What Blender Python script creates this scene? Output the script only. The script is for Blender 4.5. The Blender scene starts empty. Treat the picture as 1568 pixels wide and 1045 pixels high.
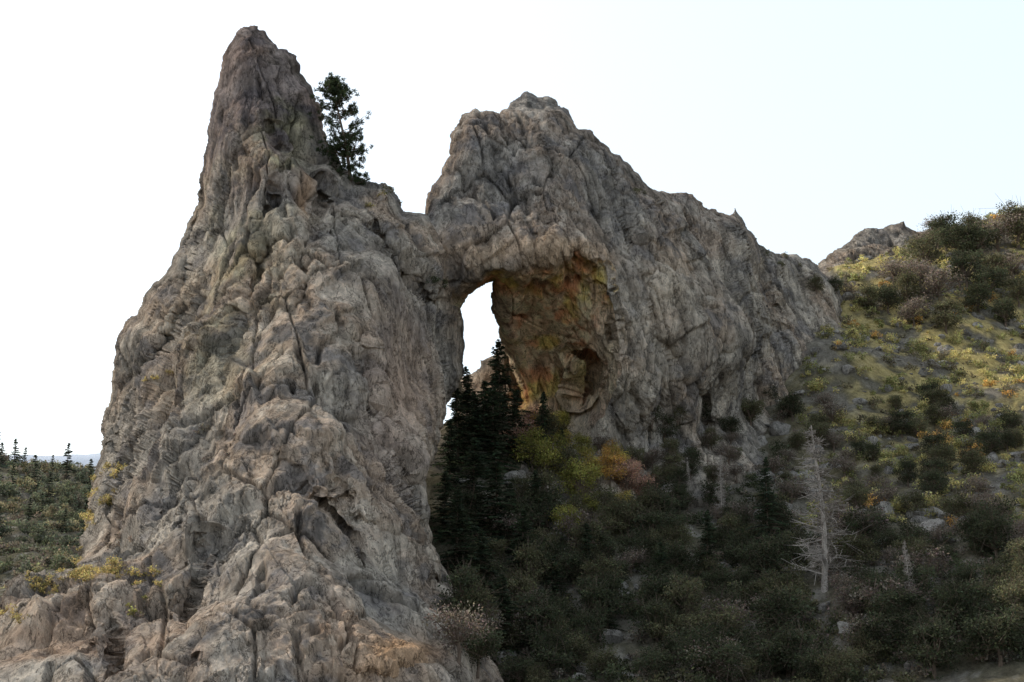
import bpy, math, random, time
import numpy as np
from mathutils import Vector
T0=time.time()
sc=bpy.context.scene
F=2042.0; PITCH=math.radians(15); CZ=1.6
cP,sP=math.cos(PITCH),math.sin(PITCH)
def ray(px,py):
    cx=(np.asarray(px,float)-784)/F; cy=(522.5-np.asarray(py,float))/F
    return cx, cP-sP*cy, sP+cP*cy
def W(px,py,Y):
    dx,dy,dz=ray(px,py); t=Y/dy
    return np.stack([dx*t, dy*t, CZ+dz*t],-1)

# ---------------------------------------------------------------- noise
class Noise:
    def __init__(s,seed):
        r=np.random.RandomState(seed); p=r.permutation(256); s.p=np.concatenate([p,p]).astype(np.int32)
        g=r.normal(size=(256,3)); s.g=(g/np.linalg.norm(g,axis=1)[:,None]).astype(np.float32)
        s.r=r.rand(256,3).astype(np.float32); s.r1=r.rand(256).astype(np.float32)
    def h(s,x,y,z): return s.p[(s.p[(s.p[x&255]+y)&255]+z)&255]
    def perlin(s,P):
        P=P.astype(np.float32); i=np.floor(P); f=P-i; i=i.astype(np.int32); u=f*f*f*(f*(f*6-15)+10)
        out=0
        for a in (0,1):
            wa=u[:,0] if a else 1-u[:,0]
            for b in (0,1):
                wb=u[:,1] if b else 1-u[:,1]
                for c in (0,1):
                    wc=u[:,2] if c else 1-u[:,2]
                    g=s.g[s.h(i[:,0]+a,i[:,1]+b,i[:,2]+c)]
                    out=out+wa*wb*wc*(g[:,0]*(f[:,0]-a)+g[:,1]*(f[:,1]-b)+g[:,2]*(f[:,2]-c))
        return out*1.5
    def lin(s,P):
        """piecewise-linear (faceted) value noise on a tetrahedral lattice, -1..1"""
        P=P.astype(np.float32); i=np.floor(P); f=P-i; i=i.astype(np.int32)
        o=np.argsort(-f,axis=1); fs=np.take_along_axis(f,o,1)
        cur=i.copy(); v=s.r1[s.h(cur[:,0],cur[:,1],cur[:,2])]; out=v*(1-fs[:,0]); rng=np.arange(len(P))
        for k in range(3):
            cur[rng,o[:,k]]+=1
            v=s.r1[s.h(cur[:,0],cur[:,1],cur[:,2])]
            nx=fs[:,k+1] if k<2 else 0
            out=out+v*(fs[:,k]-nx)
        return out*2-1
    def linfbm(s,P,sc3,o=5,gain=.55,tilt=.35):
        """anisotropic: P is in metres, sc3 the cell size per axis; small rotations keep the grain vertical"""
        a=1.;t=0;sc3=np.array(sc3,float)
        for k in range(o):
            an=(-1)**k*tilt*(.5+.5*s.r1[k]); c,n=math.cos(an),math.sin(an); q=0.8*k+.4; cq,sq=math.cos(q),math.sin(q)
            R=np.array([[c,0,n],[0,1,0],[-n,0,c]])@np.array([[cq,-sq,0],[sq,cq,0],[0,0,1]])
            t=t+a*s.lin((P@R.T)/sc3+k*13.7); sc3=sc3*.5; a*=gain
        return t
    def fbm(s,P,o=4,gain=.5):
        a=1.;t=0;P=np.array(P)
        for k in range(o):
            t=t+a*s.perlin(P); P=P*2.03+17.3; a*=gain
        return t
    def ridge(s,P,o=4,gain=.5):
        a=1.;t=0;P=np.array(P)
        for k in range(o):
            t=t+a*(1-2*np.abs(s.perlin(P))); P=P*2.03+11.3; a*=gain
        return t
    def cells(s,P):
        P=P.astype(np.float32); i=np.floor(P).astype(np.int32); n=len(P)
        d1=np.full(n,9.,np.float32); d2=d1.copy(); h1=np.zeros(n,np.int32); v1=np.zeros((n,3),np.float32)
        for a in (-1,0,1):
            for b in (-1,0,1):
                for c in (-1,0,1):
                    cc=i+np.array([a,b,c],np.int32); h=s.h(cc[:,0],cc[:,1],cc[:,2])
                    v=P-(cc+s.r[h]); d=np.sqrt((v*v).sum(1))
                    m=d<d1
                    d2=np.where(m,d1,np.minimum(d2,d)); d1=np.where(m,d,d1)
                    h1=np.where(m,h,h1); v1[m]=v[m]
        return d1,d2,h1,v1
    def facet(s,P,cw=.07):
        d1,d2,h,v=s.cells(P)
        val=(s.g[h]*v).sum(1)*1.1+(s.r1[h]-.5)*.7
        crack=np.exp(-((d2-d1)/cw)**2)
        return val,crack,s.r1[(h*7+3)&255]
N1=Noise(1);N2=Noise(2);N3=Noise(3)

class RBF:
    def __init__(s,X,v,c):
        s.X=np.asarray(X,float); s.c=c; n=len(s.X)
        A=np.sqrt(((s.X[:,None]-s.X[None])**2).sum(-1)+c*c)
        M=np.zeros((n+3,n+3)); M[:n,:n]=-A; P=np.c_[np.ones(n),s.X]; M[:n,n:]=P; M[n:,:n]=P.T
        s.w=np.linalg.solve(M,np.r_[np.asarray(v,float),0,0,0])
    def __call__(s,X):
        X=np.asarray(X,float); n=len(s.X); o=np.empty(len(X))
        for k in range(0,len(X),50000):
            x=X[k:k+50000]
            A=-np.sqrt(((x[:,None]-s.X[None])**2).sum(-1)+s.c**2)
            o[k:k+50000]=A@s.w[:n]+s.w[n]+x@s.w[n+1:]
        return o

def make_mesh(name,V,Q,C=None,mats=(),mi=None,smooth=True):
    me=bpy.data.meshes.new(name); n=len(V); m=len(Q)
    me.vertices.add(n); me.vertices.foreach_set('co',np.asarray(V,np.float32).ravel())
    me.loops.add(m*4); me.loops.foreach_set('vertex_index',np.asarray(Q,np.int32).ravel())
    me.polygons.add(m); me.polygons.foreach_set('loop_start',np.arange(m,dtype=np.int32)*4)
    me.polygons.foreach_set('use_smooth',np.full(m,smooth))
    for mt in mats: me.materials.append(mt)
    if mi is not None: me.polygons.foreach_set('material_index',np.asarray(mi,np.int32))
    me.update(calc_edges=True)
    if C is not None:
        ca=me.color_attributes.new('Col','FLOAT_COLOR','POINT')
        ca.data.foreach_set('color',np.c_[C,np.ones(n)].astype(np.float32).ravel())
    return me
def add_obj(name,me,loc=(0,0,0),rot=(0,0,0),sca=1):
    o=bpy.data.objects.new(name,me); sc.collection.objects.link(o); o.location=loc; o.rotation_euler=rot
    o.scale=(sca,)*3 if np.isscalar(sca) else sca
    return o
def vnormals(V,Q):
    n=np.cross(V[Q[:,2]]-V[Q[:,0]],V[Q[:,3]]-V[Q[:,1]])
    o=np.zeros_like(V)
    for k in range(4):
        for c in range(3): o[:,c]+=np.bincount(Q[:,k],n[:,c],len(V))
    return o/np.maximum(np.linalg.norm(o,axis=1),1e-9)[:,None]
def sm(a,b,x):
    t=np.clip((x-a)/(b-a),0,1); return t*t*(3-2*t)
def mix(a,b,t):
    t=np.asarray(t)[:,None]; return np.asarray(a)*(1-t)+np.asarray(b)*t

# ---------------------------------------------------------------- materials
def new_mat(name):
    m=bpy.data.materials.new(name); m.use_nodes=True; nt=m.node_tree; nt.nodes.clear(); return m,nt
def rock_mat(name,s1=1.2,bump=.6,dist=.3,cracks=True,lo=.42,hi=1.7):
    m,nt=new_mat(name); N=nt.nodes; L=nt.links
    out=N.new('ShaderNodeOutputMaterial'); b=N.new('ShaderNodeBsdfDiffuse'); b.inputs['Roughness'].default_value=.5
    L.new(b.outputs[0],out.inputs[0])
    tc=N.new('ShaderNodeTexCoord'); mp=N.new('ShaderNodeMapping'); mp.inputs['Scale'].default_value=(1,1,.42); mp.inputs['Rotation'].default_value=(.1,.22,.1)
    L.new(tc.outputs['Object'],mp.inputs[0])
    at=N.new('ShaderNodeAttribute'); at.attribute_name='Col'
    n1=N.new('ShaderNodeTexNoise'); n1.inputs['Scale'].default_value=s1; n1.inputs['Detail'].default_value=6; n1.inputs['Roughness'].default_value=.92
    L.new(mp.outputs[0],n1.inputs[0])
    r1=N.new('ShaderNodeMapRange'); r1.inputs[1].default_value=.32; r1.inputs[2].default_value=.68; r1.inputs[3].default_value=lo; r1.inputs[4].default_value=hi
    L.new(n1.outputs[0],r1.inputs[0])
    h=r1.outputs[0]
    if cracks:
        n2=N.new('ShaderNodeTexNoise'); n2.inputs['Scale'].default_value=s1*.5; n2.inputs['Detail'].default_value=6; n2.inputs['Roughness'].default_value=.66; n2.inputs['Distortion'].default_value=.3
        L.new(mp.outputs[0],n2.inputs[0])
        s=N.new('ShaderNodeMath'); s.operation='SUBTRACT'; s.inputs[1].default_value=.5; L.new(n2.outputs[0],s.inputs[0])
        ab=N.new('ShaderNodeMath'); ab.operation='ABSOLUTE'; L.new(s.outputs[0],ab.inputs[0])
        r2=N.new('ShaderNodeMapRange'); r2.inputs[1].default_value=0; r2.inputs[2].default_value=.018; r2.inputs[3].default_value=.3; r2.inputs[4].default_value=1
        L.new(ab.outputs[0],r2.inputs[0])
        mu=N.new('ShaderNodeMath'); mu.operation='MULTIPLY'; L.new(h,mu.inputs[0]); L.new(r2.outputs[0],mu.inputs[1]); h=mu.outputs[0]
    vm=N.new('ShaderNodeVectorMath'); vm.operation='SCALE'; L.new(at.outputs['Color'],vm.inputs[0]); L.new(h,vm.inputs['Scale'])
    L.new(vm.outputs[0],b.inputs['Color'])
    bp=N.new('ShaderNodeBump'); bp.inputs['Strength'].default_value=bump; bp.inputs['Distance'].default_value=dist
    L.new(h,bp.inputs['Height']); L.new(bp.outputs[0],b.inputs['Normal'])
    return m
def leaf_mat(name,tr=.4):
    m,nt=new_mat(name); N=nt.nodes; L=nt.links
    out=N.new('ShaderNodeOutputMaterial'); d=N.new('ShaderNodeBsdfDiffuse'); t=N.new('ShaderNodeBsdfTranslucent'); mx=N.new('ShaderNodeMixShader'); mx.inputs[0].default_value=tr
    at=N.new('ShaderNodeAttribute'); at.attribute_name='Col'
    L.new(at.outputs['Color'],d.inputs[0]); L.new(at.outputs['Color'],t.inputs[0]); L.new(d.outputs[0],mx.inputs[1]); L.new(t.outputs[0],mx.inputs[2]); L.new(mx.outputs[0],out.inputs[0])
    return m
M_rock=rock_mat('weathered_rock',1.7,.85,.26,True,.5,1.95); M_ground=rock_mat('slope_soil',1.6,.7,.3,False); M_leaf=leaf_mat('foliage'); M_bark=rock_mat('bark',4,.3,.1,False)

# ---------------------------------------------------------------- rocks
def jag(poly,seg=7,amp=2.2,seed=0,closed=True):
    r=np.random.RandomState(seed); P=np.array(poly,float); out=[]
    for a,b in zip(P,np.roll(P,-1,0)):
        n=max(1,int(np.hypot(*(b-a))/seg))
        for k in range(n):
            q=a+(b-a)*k/n; out.append(q+(r.normal(size=2)*amp if k else r.normal(size=2)*amp*.4))
    return np.array(out)
def pinfo(P,loops):
    A=np.concatenate(loops); B=np.concatenate([np.roll(l,-1,0) for l in loops])
    n=len(P); D=np.empty(n);NR=np.empty((n,2));IN=np.empty(n,bool)
    AB=B-A; LL=(AB**2).sum(1)+1e-9
    for k in range(0,n,8000):
        p=P[k:k+8000]; x=p[:,0][:,None]; y=p[:,1][:,None]
        t=np.clip(((x-A[:,0])*AB[:,0]+(y-A[:,1])*AB[:,1])/LL,0,1)
        qx=A[:,0]+t*AB[:,0]; qy=A[:,1]+t*AB[:,1]; d=(qx-x)**2+(qy-y)**2
        j=d.argmin(1); r=np.arange(len(p)); D[k:k+8000]=np.sqrt(d[r,j]); NR[k:k+8000,0]=qx[r,j]; NR[k:k+8000,1]=qy[r,j]
        c=(A[:,1]>y)!=(B[:,1]>y)
        xi=AB[:,0]*(y-A[:,1])/np.where(np.abs(AB[:,1])<1e-9,1e-9,AB[:,1])+A[:,0]
        IN[k:k+8000]=((c&(x<xi)).sum(1)%2)==1
    return D,NR,IN
def pdist(P,line):
    A=np.array(line[:-1],float);B=np.array(line[1:],float);D=np.full(len(P),1e9)
    for a,b in zip(A,B):
        ab=b-a;t=np.clip(((P-a)@ab)/(ab@ab),0,1); q=a+t[:,None]*ab
        D=np.minimum(D,np.hypot(*(P-q).T))
    return D
def groove(P,line,w,d):
    wv=np.c_[N1.fbm(np.c_[P/45,P[:,:1]*0+3.1],3),N1.fbm(np.c_[P/45,P[:,:1]*0+9.1],3)]*14
    return d*np.exp(-np.abs(pdist(P+wv,line)/w)**1.3)

def build_rock(name,outer,holes,ctrl,w,R,w2,T,feat,col,step,seed,calm=None):
    loops=[jag(outer,7,1.6,seed)]+[jag(h,7,1.2,seed+1) for h in holes]
    lo=loops[0].min(0)-2*step; hi=loops[0].max(0)+2*step
    xs=np.arange(lo[0],hi[0],step); ys=np.arange(lo[1],hi[1],step)
    GX,GY=np.meshgrid(xs,ys); G=np.c_[GX.ravel(),GY.ravel()]
    D,NR,IN=pinfo(G,loops)
    h,wd=GX.shape; idx=np.arange(h*wd).reshape(h,wd)
    a,b,c,d=idx[:-1,:-1].ravel(),idx[:-1,1:].ravel(),idx[1:,1:].ravel(),idx[1:,:-1].ravel()
    keep=IN[a]|IN[b]|IN[c]|IN[d]; a,b,c,d=a[keep],b[keep],c[keep],d[keep]
    used=np.zeros(h*wd,bool)
    for q in (a,b,c,d): used[q]=True
    ui=np.where(used)[0]; P=np.where(IN[ui][:,None],G[ui],NR[ui]); dd=np.where(IN[ui],D[ui],0.); isin=IN[ui]
    mp=np.full(h*wd,-1); mp[ui]=np.arange(len(ui))
    Dm=RBF([x[:2] for x in ctrl],[x[2] for x in ctrl],40.)(P)+feat(P)
    dome=lambda t: np.sqrt(np.clip(1-(1-np.minimum(t,1))**2,0,1))
    Yf=Dm+R*(1-dome(dd/w)); Yb=Dm+R+T*dome(dd/w2)
    nF=len(ui); VF=W(P[:,0],P[:,1],Yf); inn=np.where(isin)[0]; VB=W(P[inn,0],P[inn,1],Yb[inn])
    bm=np.arange(nF); bm[inn]=nF+np.arange(len(inn))
    V=np.concatenate([VF,VB]); PP=np.concatenate([P,P[inn]]); DD=np.concatenate([dd,dd[inn]])
    a,b,c,d=mp[a],mp[b],mp[c],mp[d]
    Q=np.concatenate([np.c_[a,d,c,b],np.c_[bm[a],bm[b],bm[c],bm[d]]])
    k=(.3+.7*sm(0,35,DD))
    if calm is not None: k=k*(1-calm(PP))
    nr=vnormals(V,Q)
    wp=np.stack([N2.fbm(V/6.+5,2),N2.fbm(V/6.+35,2),N2.fbm(V/6.+75,2)],-1)
    th=.2; S=V+wp*.25; S=np.stack([S[:,0]*math.cos(th)+S[:,2]*math.sin(th),S[:,1],-S[:,0]*math.sin(th)+S[:,2]*math.cos(th)],-1)
    big=N1.fbm(V/16.,2)*.8
    A=N1.linfbm(S,(6.5,7.5,17.),2,.45)*1.6
    A2=N3.linfbm(S+31,(3.2,3.6,6.5),1,.5)*.5
    B=N2.linfbm(S,(1.5,1.8,3.4),5,.62)*.22
    rough=sm(-.4,.6,N3.fbm(V/7.+9,3))
    def saw(u,sharp=.07):
        f=u-np.floor(u); return np.where(f<1-sharp,f/(1-sharp),(1-f)/sharp)
    wz=N3.lin(V/11.+3)
    m1=sm(-.2,.3,N1.fbm(V/8.+50,2)); m2=sm(-.1,.4,N2.fbm(V/9.+90,2))
    s1=saw((S@np.array([1,.35,.06]))/3.7+wz*.35)*.5*m1
    s2=saw((S@np.array([.5,.1,-1.]))/3.3+wz*.3)*.35*m2
    s3=saw((S@np.array([1,.2,.12]))/1.25+wz*.6)*.16*sm(0,.4,N2.fbm(V/5.+20,2))
    _,c1,r1=N1.facet(S/np.array([5.5,7,16.]),.018)
    f2,c2,r2=N2.facet(S/np.array([1.5,2.0,4.2]),.04)
    f3,c3,r3=N3.facet(S/np.array([.7,1.0,1.2]),.08)
    jt=N3.ridge(np.stack([S[:,0]/2.6,S[:,1]/3.5,S[:,2]/24.],-1),2); jt=np.maximum(jt-1.05,0)*-1.6
    V=V+nr*(k*(big+A+A2+B*(.5+.8*rough)+s1+s2+s3-.35*c1-(.02+.10*rough)*c2-.05*rough*c3+jt+.04*N1.lin(S*3.1)+rough*(.12*(r3-.5)+.18*(r2-.5)+.1*f3)))[:,None]
    C=col(PP,V,r1,r2,r3,c1,c2*(.3+.7*rough),c3*rough)*(1+.6*jt.clip(-1,0))[:,None]
    me=make_mesh(name,V,Q,np.minimum(C,.62),[M_rock],None,False)
    return add_obj(name,me)

def rockbase(P,V,r1,r2,r3,c1,c2,c3):
    n=N2.fbm(V/9.,4); n2=N3.fbm(V/3.+40,5,.65)
    C=mix((.37,.335,.298),(.455,.36,.285),sm(-.35,.5,n))
    C=mix(C,(.21,.198,.198),sm(.05,.6,n2)*.75)
    C=mix(C,(.56,.50,.43),sm(.05,.55,-n2)*.6)
    C=C*(.85+.3*r2)[:,None]*(.92+.16*r3)[:,None]
    C=C*(1-.35*c2-.4*c1-.2*c3).clip(.3,1)[:,None]
    st=N1.fbm(np.c_[V[:,0]/1.1,V[:,1]/1.1,V[:,2]/14.],3)
    C=C*(1-.4*sm(.1,.5,st))[:,None]
    return C
def inpoly(P,poly): 
    D,NR,IN=pinfo(P,[np.array(poly,float)]); return np.where(IN,D,-D)
def blob(P,x,y,rx,ry): return np.exp(-(((P[:,0]-x)/rx)**2+((P[:,1]-y)/ry)**2))

spire=[(-90,985),(-40,955),(0,935),(30,905),(62,884),(118,870),(122,820),(140,760),(156,700),(158,640),(165,590),(170,548),(180,515),(202,491),(218,489),(229,458),(260,425),(274,390),(288,350),(301,315),(305,262),(316,195),(327,150),(341,100),(352,70),(365,45),(385,39),(405,47),(414,62),(425,77),(440,76),(453,86),(460,115),(474,142),(486,165),(491,200),(505,225),(522,250),(540,272),(570,282),(590,284),(607,300),(618,326),(652,330),(668,345),(684,395),(690,440),(698,470),(703,500),(705,540),(708,572),(695,600),(668,680),(648,740),(652,790),(672,860),(702,930),(742,1005),(790,1090),(400,1110),(-90,1110)]
spire_ctrl=[(385,60,103),(335,250,102),(400,250,97),(470,220,101),(305,350,101),(400,400,92),(480,380,92),(560,330,98),(620,370,101),(600,450,94),(680,460,104),(690,560,104),(450,550,84),(560,560,87),(640,650,92),(350,600,84),(240,560,97),(190,600,104),(255,700,86),(180,700,98),(400,750,73),(520,750,74),(610,800,80),(655,900,83),(300,850,71),(210,800,82),(140,830,88),(150,865,82),(150,900,73),(60,915,75),(100,970,68),(-80,1000,74),(400,950,65),(550,980,65),(700,1000,76),(770,1080,80),(200,1000,64),(0,1080,64),(400,1090,59),(600,1090,60)]
def spire_feat(P):
    f=groove(P,[(543,522),(556,600),(598,690),(624,760),(648,850),(655,930)],10,3.2)
    f+=groove(P,[(304,300),(288,420),(262,520),(215,605),(190,690),(165,780)],10,3)
    f+=groove(P,[(420,300),(398,420),(372,520),(340,610)],9,1.6)
    f+=groove(P,[(500,290),(470,400),(455,480)],7,1.4)
    f+=groove(P,[(575,340),(600,400),(665,460)],7,1.5)
    f+=groove(P,[(345,670),(430,700),(520,790),(560,870)],7,1.3)
    f+=groove(P,[(240,740),(300,840),(290,960),(310,1060)],8,1.5)
    f+=groove(P,[(165,900),(175,970),(180,1060)],9,2.2)
    f+=groove(P,[(480,640),(500,730),(600,840),(640,960),(690,1060)],6,1.1)
    f+=groove(P,[(405,185),(430,230),(420,300)],6,1.)
    f+=4.0*blob(P,546,527,9,12)+1.8*blob(P,315,832,7,6)
    f+=1.6*sm(1022,1034,P[:,1]+4*N1.perlin(np.c_[P/20,P[:,:1]*0]))*sm(555,575,P[:,0])*sm(660,640,P[:,0])
    return f
def spire_col(P,V,r1,r2,r3,c1,c2,c3):
    C=rockbase(P,V,r1,r2,r3,c1,c2,c3)
    n=N1.fbm(V/5.,4,.6)
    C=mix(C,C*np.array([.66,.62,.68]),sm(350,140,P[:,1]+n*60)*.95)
    C=mix(C,C*np.array([.98,1.05,.74]),np.clip(blob(P,435,190,40,75)*1.2+blob(P,370,400,60,120)*.5+blob(P,330,560,70,90)*.3,0,1)*sm(-.4,.4,n))
    C=mix(C,(.52,.385,.305),blob(P,605,600,48,130)*.75)
    C=mix(C,(.48,.33,.235),np.clip(blob(P,400,990,330,70)+blob(P,40,1000,120,50)*.6,0,1)*sm(-.4,.4,n)*.6)
    C=mix(C,(.52,.31,.16),np.clip(blob(P,470,300,14,40)+blob(P,600,1010,60,25),0,1)*.6)
    C=C*(1-.75*blob(P,546,527,8,10))[:,None]
    return C
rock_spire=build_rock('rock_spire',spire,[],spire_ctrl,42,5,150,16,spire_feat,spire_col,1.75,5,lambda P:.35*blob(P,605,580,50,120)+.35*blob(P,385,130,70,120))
print('spire',time.time()-T0)

arch=[(630,400),(640,350),(652,330),(656,305),(675,275),(692,240),(697,200),(712,178),(727,168),(745,170),(765,176),(780,157),(805,145),(820,154),(845,158),(866,172),(880,200),(905,203),(930,225),(960,252),(985,280),(1010,290),(1060,300),(1075,322),(1100,330),(1117,332),(1125,318),(1140,332),(1165,372),(1185,388),(1240,397),(1285,440),(1300,560),(1260,700),(1100,790),(900,800),(800,760),(770,660),(730,640),(690,600),(660,520)]
hole=[(757,428),(735,436),(715,448),(702,465),(698,490),(704,520),(703,550),(705,580),(720,612),(800,618),(790,585),(776,545),(765,515),(757,480),(754,452)]
arch_ctrl=[(650,450,106),(660,340,108),(700,360,105),(720,230,112),(740,300,109),(800,190,114),(800,320,107),(860,360,106),(880,260,111),(1000,320,119),(1100,360,128),(1165,400,138),(1240,420,150),(950,420,108),(1000,450,111),(1050,550,114),(1130,500,122),(1200,480,136),(1180,600,130),(1060,680,118),(950,680,112),(960,580,109),(850,680,112),(800,640,114),(900,780,106),(1100,760,115),(1280,600,140),(720,600,112)]
lip=[(690,455),(702,458),(735,430),(768,412),(800,398),(850,386),(895,384),(922,394),(940,430),(950,480),(952,530),(946,590),(925,640),(880,668),(840,650),(800,660),(740,680),(660,600)]
def lipd(P):
    wv=np.c_[N1.fbm(np.c_[P/40,P[:,:1]*0+1.1],3),N1.fbm(np.c_[P/40,P[:,:1]*0+5.1],3)]*9
    return inpoly(P+wv,lip),wv
def arch_feat(P):
    d,wv=lipd(P)
    f=5.2*(1-np.exp(-np.maximum(d,0)/42))
    d2=inpoly(P+wv*.5,[(868,546),(885,538),(905,542),(914,565),(900,598),(876,612),(884,585),(890,560)])
    f+=3.5*(1-np.exp(-np.maximum(d2,0)/4))
    f+=groove(P,[(1000,400),(990,460),(1010,520),(1060,600),(1090,650)],8,1.7)
    f+=groove(P,[(1050,420),(1080,500),(1140,560)],7,1.4)
    f+=groove(P,[(930,260),(960,340),(1000,400)],7,1.3)
    f+=groove(P,[(780,180),(770,230),(790,260)],6,1.3)
    f+=groove(P,[(850,200),(840,300),(830,360)],7,.9)
    f+=groove(P,[(1010,420),(1100,470),(1210,510)],6,1.4)
    f+=groove(P,[(1170,390),(1190,460),(1180,540)],8,1.8)
    f+=2.2*blob(P,936,515,7,12)
    return f
def arch_col(P,V,r1,r2,r3,c1,c2,c3):
    C=rockbase(P,V,r1,r2,r3,c1,c2,c3)
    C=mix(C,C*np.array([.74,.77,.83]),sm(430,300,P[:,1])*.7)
    d,wv=lipd(P); a=sm(-1,7,d)
    n=N1.fbm(V/3.,4); n2=N2.fbm(V/2.2+9,4)
    O=mix((.62,.44,.29),(.62,.43,.15),sm(-.1,.45,n))
    O=mix(O,(.62,.27,.14),sm(0,.5,n2)*.8)
    O=mix(O,(.62,.54,.45),sm(805,765,P[:,0])*sm(430,470,P[:,1])*.7)
    O=mix(O,(.55,.46,.36),sm(870,930,P[:,0]+n*20)*sm(440,520,P[:,1])*.8)
    O=O*(1.05+.15*r2)[:,None]*(1-.3*c2)[:,None]
    st=N1.fbm(np.c_[V[:,0]/.8,V[:,1]/.8,V[:,2]/9.],3); O=O*(1-.35*sm(.15,.5,st))[:,None]
    C=mix(C,O,a*sm(660,600,P[:,1]))
    C=mix(C,(.60,.43,.29),np.clip(blob(P,770,385,80,22)+blob(P,880,385,60,14),0,1)*.55*(1-a))
    C=mix(C,(.60,.52,.43),np.clip(blob(P,1015,445,26,32)+blob(P,880,630,32,28)+blob(P,980,520,50,60)*.5,0,1)*.7)
    return C
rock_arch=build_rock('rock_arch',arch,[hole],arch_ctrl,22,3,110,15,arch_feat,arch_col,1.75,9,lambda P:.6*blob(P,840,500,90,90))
nofeat=lambda P:P[:,0]*0
build_rock('rock_outcrop',[(690,660),(698,610),(708,578),(728,566),(738,546),(752,538),(765,512),(790,520),(830,560),(840,640)],[],[(700,620,124),(720,600,124),(760,560,122),(820,600,122),(760,630,120)],20,2.5,60,6,nofeat,rockbase,3.0,21)
build_rock('rock_outcrop',[(1215,470),(1240,425),(1252,407),(1275,388),(1300,368),(1318,352),(1332,347),(1345,352),(1385,338),(1405,352),(1425,346),(1470,352),(1500,430),(1480,500),(1350,510),(1240,500)],[],[(1240,440,164),(1330,370,176),(1330,450,164),(1400,360,180),(1400,450,168),(1470,400,176),(1300,490,156)],30,5,90,14,nofeat,lambda *a:rockbase(*a)*.7,2.5,22)
print('arch',time.time()-T0)

# ---------------------------------------------------------------- terrain
tc=[(930,705,119),(1060,690,124),(1190,600,134),(1225,520,142),(1245,440,165),(1300,410,180),(1340,390,185),(1400,375,187),(1450,362,195),(1568,360,205),(1700,340,210),(1568,500,155),(1568,700,116),(1700,700,116),(1400,600,134),(1300,500,150),(1400,800,105),(1568,880,92),(1568,1060,76),(1200,1060,82),(800,1070,84),(1700,1060,74),(1000,900,98),(1200,800,108),(850,800,106),(760,650,116),(740,640,124),
    (0,712,215),(60,716,220),(130,722,225),(0,800,170),(110,810,170),(0,905,135),(100,895,135),(-150,700,215),(-150,910,130)]
TW=[W(*t) for t in tc]
TX=[(t[0],t[1]) for t in TW]; TZ=[t[2] for t in TW]
for x,y,z in [(-200,50,0),(-100,50,0),(0,50,0),(60,50,0),(150,50,5),(0,0,0),(-100,0,0),(100,0,0),(-300,-100,0),(300,-100,0),(0,-200,-2),(-25,65,0),(-10,70,0),(-30,80,2),(-20,95,8),(-10,100,12),(5,80,1),(-40,70,0),(-55,75,2),(-60,95,6),(-15,120,20),(-5,150,20),(-5,200,10),(-40,160,18),(50,260,40),(100,260,60),(20,170,28),(200,200,95),(200,100,50),(0,300,0),(-80,300,10),(-200,200,50),(-200,100,25),(0,600,0),(300,600,30),(-300,600,0),(600,200,80),(-600,200,40),(600,-200,0),(-600,-200,0)]:
    TX.append((x,y)); TZ.append(z)
TR=RBF(TX,TZ,6.)
def terr(XY,detail=True):
    XY=np.asarray(XY,float); r=np.hypot(XY[:,0],XY[:,1]); k=np.clip(600/np.maximum(r,1),0,1)
    z=TR(XY*k[:,None])*sm(2600,500,r)
    P=np.c_[XY,XY[:,:1]*0]
    z=z+N1.fbm(P/14.,3)*1.3*sm(70,100,XY[:,1])*1.
    if detail:
        z=z+N2.linfbm(np.c_[XY,z],(4.2,4.2,4.2),4,.55,1.)*.55*sm(60,90,XY[:,1])+N3.fbm(P/1.5,2)*.1
    return z
def axis(lo,hi,st,far):
    a=list(np.arange(lo,hi,st)); s=st;x=lo;L=[]
    while x>-far: s*=1.25;x-=s;L.append(x)
    s=st;x=a[-1];R_=[]
    while x<far: s*=1.25;x+=s;R_.append(x)
    return np.array(L[::-1]+a+R_)
ax=axis(-95,125,.5,4500); ay=axis(60,240,.5,4500)
GX,GY=np.meshgrid(ax,ay); XY=np.c_[GX.ravel(),GY.ravel()]; Z=terr(XY)
h,wd=GX.shape; ix=np.arange(h*wd).reshape(h,wd)
Q=np.c_[ix[:-1,:-1].ravel(),ix[:-1,1:].ravel(),ix[1:,1:].ravel(),ix[1:,:-1].ravel()]
V=np.c_[XY,Z]; n=N1.fbm(V/6.,4); n2=N2.fbm(V/1.5,3)
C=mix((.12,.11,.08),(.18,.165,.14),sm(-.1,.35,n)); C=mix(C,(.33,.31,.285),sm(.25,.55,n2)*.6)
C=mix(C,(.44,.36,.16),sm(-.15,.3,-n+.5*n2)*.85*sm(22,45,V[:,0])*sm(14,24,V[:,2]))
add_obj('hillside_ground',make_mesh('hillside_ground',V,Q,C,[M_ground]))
print('terrain',time.time()-T0)
mx=np.linspace(-1500,300,160); my=np.linspace(1800,2600,50); GX,GY=np.meshgrid(mx,my); XY=np.c_[GX.ravel(),GY.ravel()]
prof=1-np.abs((XY[:,1]-2200)/400)
Z=prof*(402+22*N1.fbm(np.c_[XY/260,XY[:,:1]*0],4))*sm(-150,-450,XY[:,0])
h,wd=GX.shape; ix=np.arange(h*wd).reshape(h,wd)
Q=np.c_[ix[:-1,:-1].ravel(),ix[:-1,1:].ravel(),ix[1:,1:].ravel(),ix[1:,:-1].ravel()]
add_obj('distant_mountain',make_mesh('distant_mountain',np.c_[XY,Z],Q,np.tile((.48,.52,.60),(len(XY),1)),[M_ground]))  # flat bluish colour has the aerial haze painted in

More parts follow.
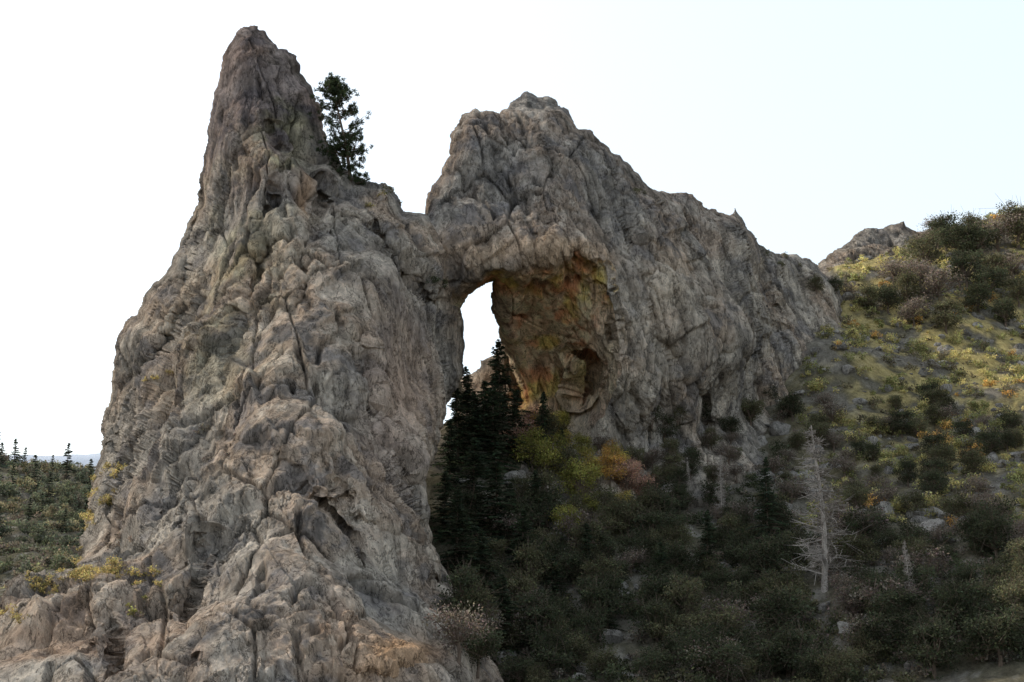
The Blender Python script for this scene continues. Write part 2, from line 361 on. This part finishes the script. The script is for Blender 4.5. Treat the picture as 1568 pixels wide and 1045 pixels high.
bpy.context.view_layer.update(); dg=bpy.context.evaluated_depsgraph_get()
def hit(px,py):
    d=Vector([float(v) for v in ray(px,py)]).normalized()
    ok,loc,nr,i,ob,_=sc.ray_cast(dg,Vector((0,0,CZ)),d)
    return (loc,nr,ob.name) if ok else None
def undrock(x,y,z):
    ok,loc,nr,i,ob,_=sc.ray_cast(dg,Vector((x,y,z+90)),Vector((0,0,-1)))
    return ok and ob.name.startswith('rock') 

# ---------------------------------------------------------------- vegetation
class MB:
    def __init__(s): s.V=[];s.Q=[];s.C=[];s.M=[];s.n=0
    def add(s,V,Q,C,m):
        s.V.append(V);s.Q.append(Q+s.n);s.C.append(np.broadcast_to(C,(len(V),3)));s.M.append(np.full(len(Q),m));s.n+=len(V)
    def tube(s,pts,rad,col,k=5):
        pts=np.array(pts,float);n=len(pts);d=np.gradient(pts,axis=0);d/=np.linalg.norm(d,axis=1)[:,None]+1e-9
        u=np.cross(d,[.31,.17,.93]); u/=np.linalg.norm(u,axis=1)[:,None]+1e-9; v=np.cross(d,u)
        a=np.arange(k)*2*np.pi/k
        V=(pts[:,None]+np.asarray(rad)[:,None,None]*(np.cos(a)[None,:,None]*u[:,None]+np.sin(a)[None,:,None]*v[:,None])).reshape(-1,3)
        i=np.arange(n-1)[:,None]*k+np.arange(k)[None]; j=np.arange(n-1)[:,None]*k+((np.arange(k)+1)%k)[None]
        s.add(V,np.stack([i,j,j+k,i+k],-1).reshape(-1,4),col,1)
    def leaves(s,C,D,L,Wd,col,r):
        n=len(C); D=D/(np.linalg.norm(D,axis=1)[:,None]+1e-9); S=np.cross(D,r.normal(size=(n,3))); S/=np.linalg.norm(S,axis=1)[:,None]+1e-9
        L=np.broadcast_to(L,n)[:,None];Wd=np.broadcast_to(Wd,n)[:,None]
        V=np.stack([C-D*L*.5,C+S*Wd*.5,C+D*L*.5,C-S*Wd*.5],1).reshape(-1,3)
        s.add(V,np.arange(n*4).reshape(n,4),np.repeat(col,4,0),0)
    def mesh(s,name,mats=None):
        return make_mesh(name,np.concatenate(s.V),np.concatenate(s.Q),np.concatenate(s.C),mats or [M_leaf,M_bark],np.concatenate(s.M),False)
def rcol(r,base,n,v=.35): return np.array(base)*(1+v*r.uniform(-1,1,(n,1)))*(1+.12*r.uniform(-1,1,(n,3)))
BARK=np.array((.13,.10,.08)); GREY=np.array((.38,.34,.31))
def fir(H,R,seed,base=(.052,.068,.042),sp=.3,start=.05,dens=1.,ls=1.):
    r=np.random.RandomState(seed); mb=MB(); lx,ly=r.uniform(-.02,.02,2)*H
    ts=np.linspace(0,1,8); tr=np.c_[lx*ts**2,ly*ts**2,ts*H]; mb.tube(tr,H*.016*(1-ts)+.012,BARK)
    CC=[];DD=[];CO=[]
    z=start*H
    while z<H*.995:
        t=z/H; nb=r.randint(5,8); lv=r.uniform(.65,1.2)
        for k in range(nb):
            if r.rand()<.25: continue
            az=r.uniform(0,2*np.pi); L=R*lv*((1-t)**.8*r.uniform(.45,1.2)+.03); o=np.array([math.cos(az),math.sin(az),0])
            m=max(2,int(L/.2)); ss=(np.arange(m)+.6)/m
            p=np.array([lx*t*t,ly*t*t,z+r.uniform(-.1,.1)])+o*(L*ss)[:,None]; p[:,2]+=L*(.12*ss-.38*ss**2)*(1.1-t)+L*.25*t*ss
            mb.tube(p[[0,-1]],[.03*L/2+.01,.008],BARK,3)
            side=np.array([-o[1],o[0],0]); b=rcol(r,base,1,.55)
            for q in range(int(4*dens)):
                sg=r.choice([-1,1],m)*r.uniform(.3,1.3,m)
                D=o+side*sg[:,None]+np.array([0,0,1])*r.uniform(-.6,.25,m)[:,None]
                wd=(1-ss)*L*.35+.1
                CC.append(p+side*(sg*wd*.5)[:,None]+r.normal(size=(m,3))*.06);DD.append(D);CO.append(b*(1+.35*r.uniform(-1,1,(m,1))))
        z+=sp*r.uniform(.7,1.5)*(1.1-.5*t)
    C=np.concatenate(CC); mb.leaves(C,np.concatenate(DD),r.uniform(.28,.5,len(C))*ls,r.uniform(.1,.19,len(C))*ls,np.concatenate(CO),r)
    return mb
def pine(H,R,seed,base=(.05,.065,.035)):
    r=np.random.RandomState(seed); mb=MB(); ts=np.linspace(0,1,10); lean=np.array([-.18*H,0.])
    ctr=lambda t: np.array([lean[0]*t**1.1+.12*math.sin(t*5),lean[1]*t,t*H])
    mb.tube([ctr(t) for t in ts],.16*(1-ts)+.025,BARK,6)
    for k in range(84):
        t=r.uniform(.06,.99); prof=math.sin(min(1,(t*.9+.13))*math.pi)**.5
        L=R*prof*r.uniform(.45,1.15); az=r.uniform(0,2*np.pi); o=np.array([math.cos(az),math.sin(az),0]); s=np.linspace(0,1,5)[:,None]
        p=ctr(t)+o*L*s+np.array([0,0,1])*(L*(.05*s+.35*s*s))+r.normal(size=(5,3))*.05*s
        mb.tube(p,np.linspace(.045,.012,5),BARK,4)
        for q in range(r.randint(6,11)):
            f=r.uniform(.3,1.08); c=ctr(t)+o*L*f+np.array([0,0,L*(.05*f+.35*f*f)])+r.normal(size=3)*.24
            mb.tube([p[2],c],[.015,.006],BARK,3)
            n=40; d=r.normal(size=(n,3)); d/=np.linalg.norm(d,axis=1)[:,None]
            mb.leaves(c+d*r.uniform(.05,.22,(n,1)),d+[0,0,.3],.22,.055,rcol(r,base,n),r)
    return mb
def crown(mb,r,ctr,R,Hh,base,nl,dens,ls=.2,v=.35):
    for k in range(nl):
        d=r.normal(size=3); d/=np.linalg.norm(d); 
        c=np.array(ctr)+d*np.array([R,R,Hh])*r.uniform(.35,.85); rr=min(R,Hh*1.3)*r.uniform(.25,.55)
        n=int(dens*rr*rr*4)+4; dd=r.normal(size=(n,3)); dd/=np.linalg.norm(dd,axis=1)[:,None]
        p=c+dd*(rr*r.uniform(.3,1.2,(n,1)))*np.array([1,1,.75])+r.normal(size=(n,3))*rr*.15
        b=np.array(base)*r.uniform(.55,1.55)
        mb.leaves(p,dd+r.normal(size=(n,3))*.8,r.uniform(ls*.6,ls*1.3,n),r.uniform(ls*.35,ls*.8,n),rcol(r,b,n,v),r)
        yield c
def oak(H,R,seed,base,dens=56,bark=BARK,nl=18,ls=.22):
    r=np.random.RandomState(seed); mb=MB(); th=H*.3
    mb.tube([(0,0,-.4),(.1,0,th*.5),(0,.1,th)],[.035*H,.028*H,.022*H],bark)
    for c in crown(mb,r,(0,0,H*.55),R,H*.45,base,nl,dens,ls):
        mid=(np.array([0,.1,th])+c)/2+r.normal(size=3)*.15
        mb.tube([(0,.1,th),mid,c],[.016*H,.01*H,.004*H],bark,4)
        for q in range(6): mb.tube([c,c+r.normal(size=3)*R*.35],[.018,.008],bark,3)
    return mb
def snag(H,seed,col=GREY):
    r=np.random.RandomState(seed); mb=MB(); ts=np.linspace(0,1,9); tr=np.c_[.02*H*np.sin(ts*4),.01*H*ts,ts*H]
    mb.tube(tr,H*.017*(1-ts)+.03,col,6)
    for k in range(int(H*20)):
        t=r.uniform(.1,.98); L=H*.16*(1-t)**.7*r.uniform(.3,1.1)+.15; az=r.uniform(0,6.28); o=np.array([math.cos(az),math.sin(az),r.uniform(-.25,.4)])
        s=np.linspace(0,1,4)[:,None]; p=np.array([np.interp(t,ts,tr[:,0]),np.interp(t,ts,tr[:,1]),t*H])+o*L*s+np.array([0,0,-.12*L])*s*s+r.normal(size=(4,3))*.06*s
        mb.tube(p,np.linspace(.036,.016,4),col*r.uniform(.6,1.2),3)
        for q in range(8):
            a=p[r.randint(1,4)]; mb.tube([a,a+(o+r.normal(size=3)*.8)*L*.3],[.02,.01],col*r.uniform(.6,1.1),3)
    return mb
def ground_at(x,y): return float(terr([(x,y)])[0])

h_=hit(548,290); l=h_[0]; print('pine',l)
add_obj('pine_tree',pine(10.2,2.5,4).mesh('pine_tree'),(l.x-.6,l.y+.6,l.z-.2),(0,0,0),l.y/100)
FM=[fir(14,3.6,s).mesh('fir_mesh') for s in (11,12,13)]
for k,(px,Y,top,sx) in enumerate([(766,113,520,.95),(716,112,562,.9),(742,110,582,1),(690,107,640,.9),(790,112,595,.9),(725,104,670,1.1),(830,112,600,.7),(700,98,750,1.1),(762,102,690,1.1),(862,112,655,.7),(740,95,810,1.1),(800,98,780,1),(680,102,720,1),(780,104,740,1),(820,104,720,.9),(720,90,900,1.1),(770,90,880,1.1),(850,96,850,1),(900,98,800,.9),(930,92,900,1),(1010,96,830,.9),(1080,98,780,.8),(1170,104,700,.7),(1330,100,800,.8),(702,110,592,.9),(728,110,600,1),(755,110,575,.9)]):
    p=W(px,top,Y); g=ground_at(p[0],p[1]); H=p[2]-g+.5
    if H<2: continue
    s=min(1,H/14+.15)*sx
    add_obj('fir_tree',FM[k%3],(p[0],p[1],g-.5),(0,0,k*1.3),(s,s,H/14))
print('fir',time.time()-T0)
YG=(.28,.27,.08);OR=(.52,.32,.10);PK=(.44,.28,.21);DG=(.07,.078,.048);OL=(.125,.122,.072);YL=(.50,.41,.12);GB=(.18,.15,.125)
AUT={}
def oakm(col,k):
    key=(col,k)
    if key not in AUT: AUT[key]=oak(5,2.2,50+k,col,56 if col!=GB else 22).mesh('oak_mesh')
    return AUT[key]
def oak_at(name,px,py,H,col,k,sx=1.):
    if abs(px-1262)<45 and 700<py<960 and col!=GB: return
    h_=hit(px,py)
    if h_ is None: return
    l=h_[0]; add_obj(name,oakm(col,k%3),(l.x,l.y,l.z-.2),(0,0,k*1.7),(H/5*sx,H/5*sx,H/5))
R0=np.random.RandomState(77)
for k,(px,py,H,col) in enumerate([(800,700,4,PK),(815,720,4,YG),(845,735,4,YG),(870,745,3.6,OL),(885,770,4,YG),(905,740,3.,YL),(935,745,3.2,OR),(960,760,3.5,PK),(985,770,3,PK),(830,790,4,OL),(870,830,3.4,YG),(925,800,3.4,OL),(840,690,4,OL),(860,660,2.2,YG),(815,660,2.6,PK),(960,830,4,OL),(900,870,4,OL),(1010,800,4,DG),(860,700,3,YL),(820,680,3,OR),(945,725,2.6,YL),(890,705,2.6,YG),(970,720,2.4,OL),(1000,720,2.6,GB),(1030,735,2.6,OL),(1060,720,2.4,DG),(920,695,2.2,GB),(1090,690,2.4,OL),(1120,670,2.4,DG),(880,800,2.6,OL),(800,770,2.6,OL),(955,790,2.4,YL),(905,790,2.2,YG),(1180,620,2.4,DG),(1150,650,2.6,OL),(935,710,2.2,OR),(965,735,2.2,PK),(1010,750,2.4,OL)]):
    oak_at('autumn_tree' if col in (YG,OR,PK,YL) else 'oak_tree',px,py,H,col,k)
for k in range(200):
    px=R0.uniform(700,1600); py=R0.uniform(780,1045)
    oak_at('oak_tree',px,py+20,R0.uniform(2.0,4.2),[DG,OL,DG,GB,DG,OL,DG][k%7],k,R0.uniform(.9,1.3))
for k in range(90):
    px=R0.uniform(980,1568); py=R0.uniform(620,810)
    oak_at('oak_tree',px,py,R0.uniform(1.5,3.2),[DG,OL,GB][k%3],k,1.1)
for k,(px,py,H) in enumerate([(1420,420,6),(1450,385,6),(1370,440,5),(1390,470,5),(1500,400,6),(1530,385,7),(1560,380,7),(1480,440,5.5),(1440,470,6),(1520,440,5),(1360,480,4),(1300,460,3.),(1335,480,4),(1470,400,6),(1550,430,5),(1560,470,4.5),(1500,480,4.5),(1410,450,6),(1250,450,2.5),(1280,450,2.5),(1435,365,4.5),(1490,375,5),(1515,460,5),(1400,500,4.5),(1450,510,4.5),(1540,500,4)]):
    oak_at('oak_tree',px,py,H,[OL,DG,GB][k%3],k,1.1)
SM=[snag(11,s).mesh('snag_mesh') for s in (3,4)]
for k,(px,py,top) in enumerate([(1262,905,645),(1107,800,690),(1055,780,700),(1395,950,820)]):
    h_=hit(px,py)
    if h_:
        l=h_[0]; H=W(px,top,l.y)[2]-l.z; s=H/11*(1.1 if k==0 else .6); add_obj('dead_tree',SM[k%2],(l.x,l.y,l.z-.3),(0,0,k*2.1),(s,s,H/11))
print('trees',time.time()-T0)
mb=MB(); r=np.random.RandomState(5); cnt=0
def shrub(mb,r,p,R,col,dens=34,ls=.17):
    for c in crown(mb,r,(p[0],p[1],p[2]+R*.35),R,R*.65,col,6,dens,ls,.4): pass
XY=np.c_[r.uniform(-8,105,9500),r.uniform(80,215,9500)]; Z=terr(XY); dn=N2.fbm(np.c_[XY/8.,Z*0],3); hn=N1.fbm(np.c_[XY/9.+40,Z*0],2)
rej=0
for (x,y),z,d,hu in zip(XY,Z,dn,hn):
    px=784+F*x/(y*cP+(z-CZ)*sP)
    if px>1620 or px<690: continue
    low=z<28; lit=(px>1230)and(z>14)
    if r.rand()>(.8 if low else .66)*(.95+.8*d): continue
    if undrock(x,y,z): rej+=1; continue
    R=r.uniform(.4,1.4)*(1.15 if low else 1)
    c=r.rand()
    if lit: col=(.44,.39,.17) if c<.36 else ((.50,.31,.11) if c<.36+.18*(hu>.15) else ((.25,.25,.11) if c<.78 else (.17,.15,.10))); R*=.9  # dry autumn hues, brightened so the slope's sunlight is in the colour
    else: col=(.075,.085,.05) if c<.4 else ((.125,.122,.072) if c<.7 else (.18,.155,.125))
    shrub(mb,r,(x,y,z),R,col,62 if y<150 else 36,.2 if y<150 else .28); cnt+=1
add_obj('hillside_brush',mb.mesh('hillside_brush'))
print('brush',cnt,rej,mb.n,time.time()-T0)
mb=MB()
def ledge(px,py,R,col,n=1,sx=15,sy=8):
    for k in range(n):
        h_=hit(px+r.normal()*sx,py+r.normal()*sy)
        if h_ and h_[0].y<160: shrub(mb,r,(h_[0].x,h_[0].y,h_[0].z-.1),R*r.uniform(.6,1.2),col,150,.12)
YD=(.34,.28,.12)
for a in [(60,892,.5,YD,8),(120,880,.6,YD,12),(180,880,.6,YD,10),(225,885,.5,YD,6),(205,925,.5,(.24,.23,.08),3),(150,720,.7,YD,9),(160,760,.7,YD,8),(130,800,.7,YD,9),(105,845,.7,YD,9),(580,290,.5,(.12,.12,.06),5),(603,308,.45,(.2,.16,.07),3),(320,658,.5,(.16,.14,.11),3),(235,575,.5,YD,3),(195,830,.5,GB,4),(1000,292,.6,OL,2),(672,440,.5,DG,4),(570,300,.5,YD,3),(10,935,.5,YD,4),(700,960,.4,GB,4),(520,235,.3,OL,2),(415,670,.3,GB,1),(205,945,.4,GB,4),(340,700,.3,GB,2),(1190,400,.7,OL,6)]:
    ledge(*a)
add_obj('ledge_shrubs',mb.mesh('ledge_shrubs'))
mb=MB(); small=[fir(9,2.4,s,(.08,.095,.07),.5,.05,.8,1.5) for s in (31,32)]
small=[(np.concatenate(m.V),np.concatenate(m.Q),np.concatenate(m.C),np.concatenate(m.M)) for m in small]
for k in range(26):
    Y=r.uniform(140,215); px=r.uniform(-60,175); x=(px-784)/F*Y*1.0; z=ground_at(x,Y)
    v,q,c,m=small[k%2]; s=r.uniform(.3,.7); a=r.uniform(0,6.28)
    vv=np.c_[v[:,0]*math.cos(a)-v[:,1]*math.sin(a),v[:,0]*math.sin(a)+v[:,1]*math.cos(a),v[:,2]]*s+[x,Y,z-.4]
    mb.V.append(vv);mb.Q.append(q+mb.n);mb.C.append(c*r.uniform(.7,1.6)*np.array([1,1,1.0]));mb.M.append(m);mb.n+=len(vv)
for k in range(520):
    Y=r.uniform(125,235); px=r.uniform(-60,175); x=(px-784)/F*Y; z=ground_at(x,Y); shrub(mb,r,(x,Y,z),r.uniform(.8,2.0),[(.20,.18,.11),(.13,.14,.09),(.10,.11,.08),(.16,.14,.11),(.12,.13,.09)][k%5],30,.34)
add_obj('distant_forest',mb.mesh('distant_forest'))
import bmesh
bm=bmesh.new(); bmesh.ops.create_cube(bm,size=2); bmesh.ops.subdivide_edges(bm,edges=bm.edges[:],cuts=5,use_grid_fill=True)
bv=np.array([v.co[:] for v in bm.verts]); bq=np.array([[v.index for v in f.verts] for f in bm.faces]); bm.free()
bv/=np.linalg.norm(bv,axis=1)[:,None]
mb=MB(); XY=np.c_[r.uniform(-4,100,2200),r.uniform(82,190,2200)]; Z=terr(XY)
for (x,y),z in zip(XY,Z):
    nn=r.normal(size=(11,3)); nn/=np.linalg.norm(nn,axis=1)[:,None]; hh=r.uniform(.55,1,11)
    rad=(hh/np.maximum(bv@nn.T,.15)).min(1).clip(0,1.4); s=.2+.8*r.rand()**3
    v=bv*rad[:,None]*np.array([1,r.uniform(.6,1),r.uniform(.5,.9)])*s+[x,y,z+.1*s]
    mb.add(v,bq,np.array((.32,.30,.28))*r.uniform(.6,1.2),0)
add_obj('boulders',mb.mesh('boulders',[M_rock]))
print('all',time.time()-T0)

# ---------------------------------------------------------------- light, sky, camera
EL=math.radians(42); AZ=math.radians(-64)
w=bpy.data.worlds.new('World'); sc.world=w; w.use_nodes=True; nt=w.node_tree; nt.nodes.clear()
out=nt.nodes.new('ShaderNodeOutputWorld'); bg=nt.nodes.new('ShaderNodeBackground'); sky=nt.nodes.new('ShaderNodeTexSky'); sky.sky_type='NISHITA'; sky.sun_disc=False
sky.sun_elevation=EL; sky.sun_rotation=AZ; sky.dust_density=4; sky.air_density=1.0; sky.ozone_density=1
bg.inputs['Strength'].default_value=.15
mxn=nt.nodes.new('ShaderNodeMix'); mxn.data_type='RGBA'; mxn.blend_type='ADD'; mxn.inputs[0].default_value=1
nt.links.new(sky.outputs[0],mxn.inputs[6]); mxn.inputs[7].default_value=(4.25,4.55,4.3,1)
nt.links.new(mxn.outputs[2],bg.inputs[0]); nt.links.new(bg.outputs[0],out.inputs[0])
sd=bpy.data.lights.new('sun','SUN'); sd.energy=5; sd.angle=math.radians(.5); sd.color=(1,.91,.76)
so=bpy.data.objects.new('sun',sd); sc.collection.objects.link(so)
dv=Vector((math.sin(AZ)*math.cos(EL),math.cos(AZ)*math.cos(EL),math.sin(EL))); so.rotation_euler=dv.to_track_quat('Z','Y').to_euler(); so.location=(0,0,150)
cd=bpy.data.cameras.new('camera'); cd.sensor_width=36; cd.lens=18/(784/F); cd.clip_end=10000
co=bpy.data.objects.new('camera',cd); sc.collection.objects.link(co); co.location=(0,0,CZ); co.rotation_euler=(math.pi/2+PITCH,0,0)
sc.camera=co
sc.view_settings.view_transform='Standard'; sc.view_settings.look='None'; sc.view_settings.exposure=0
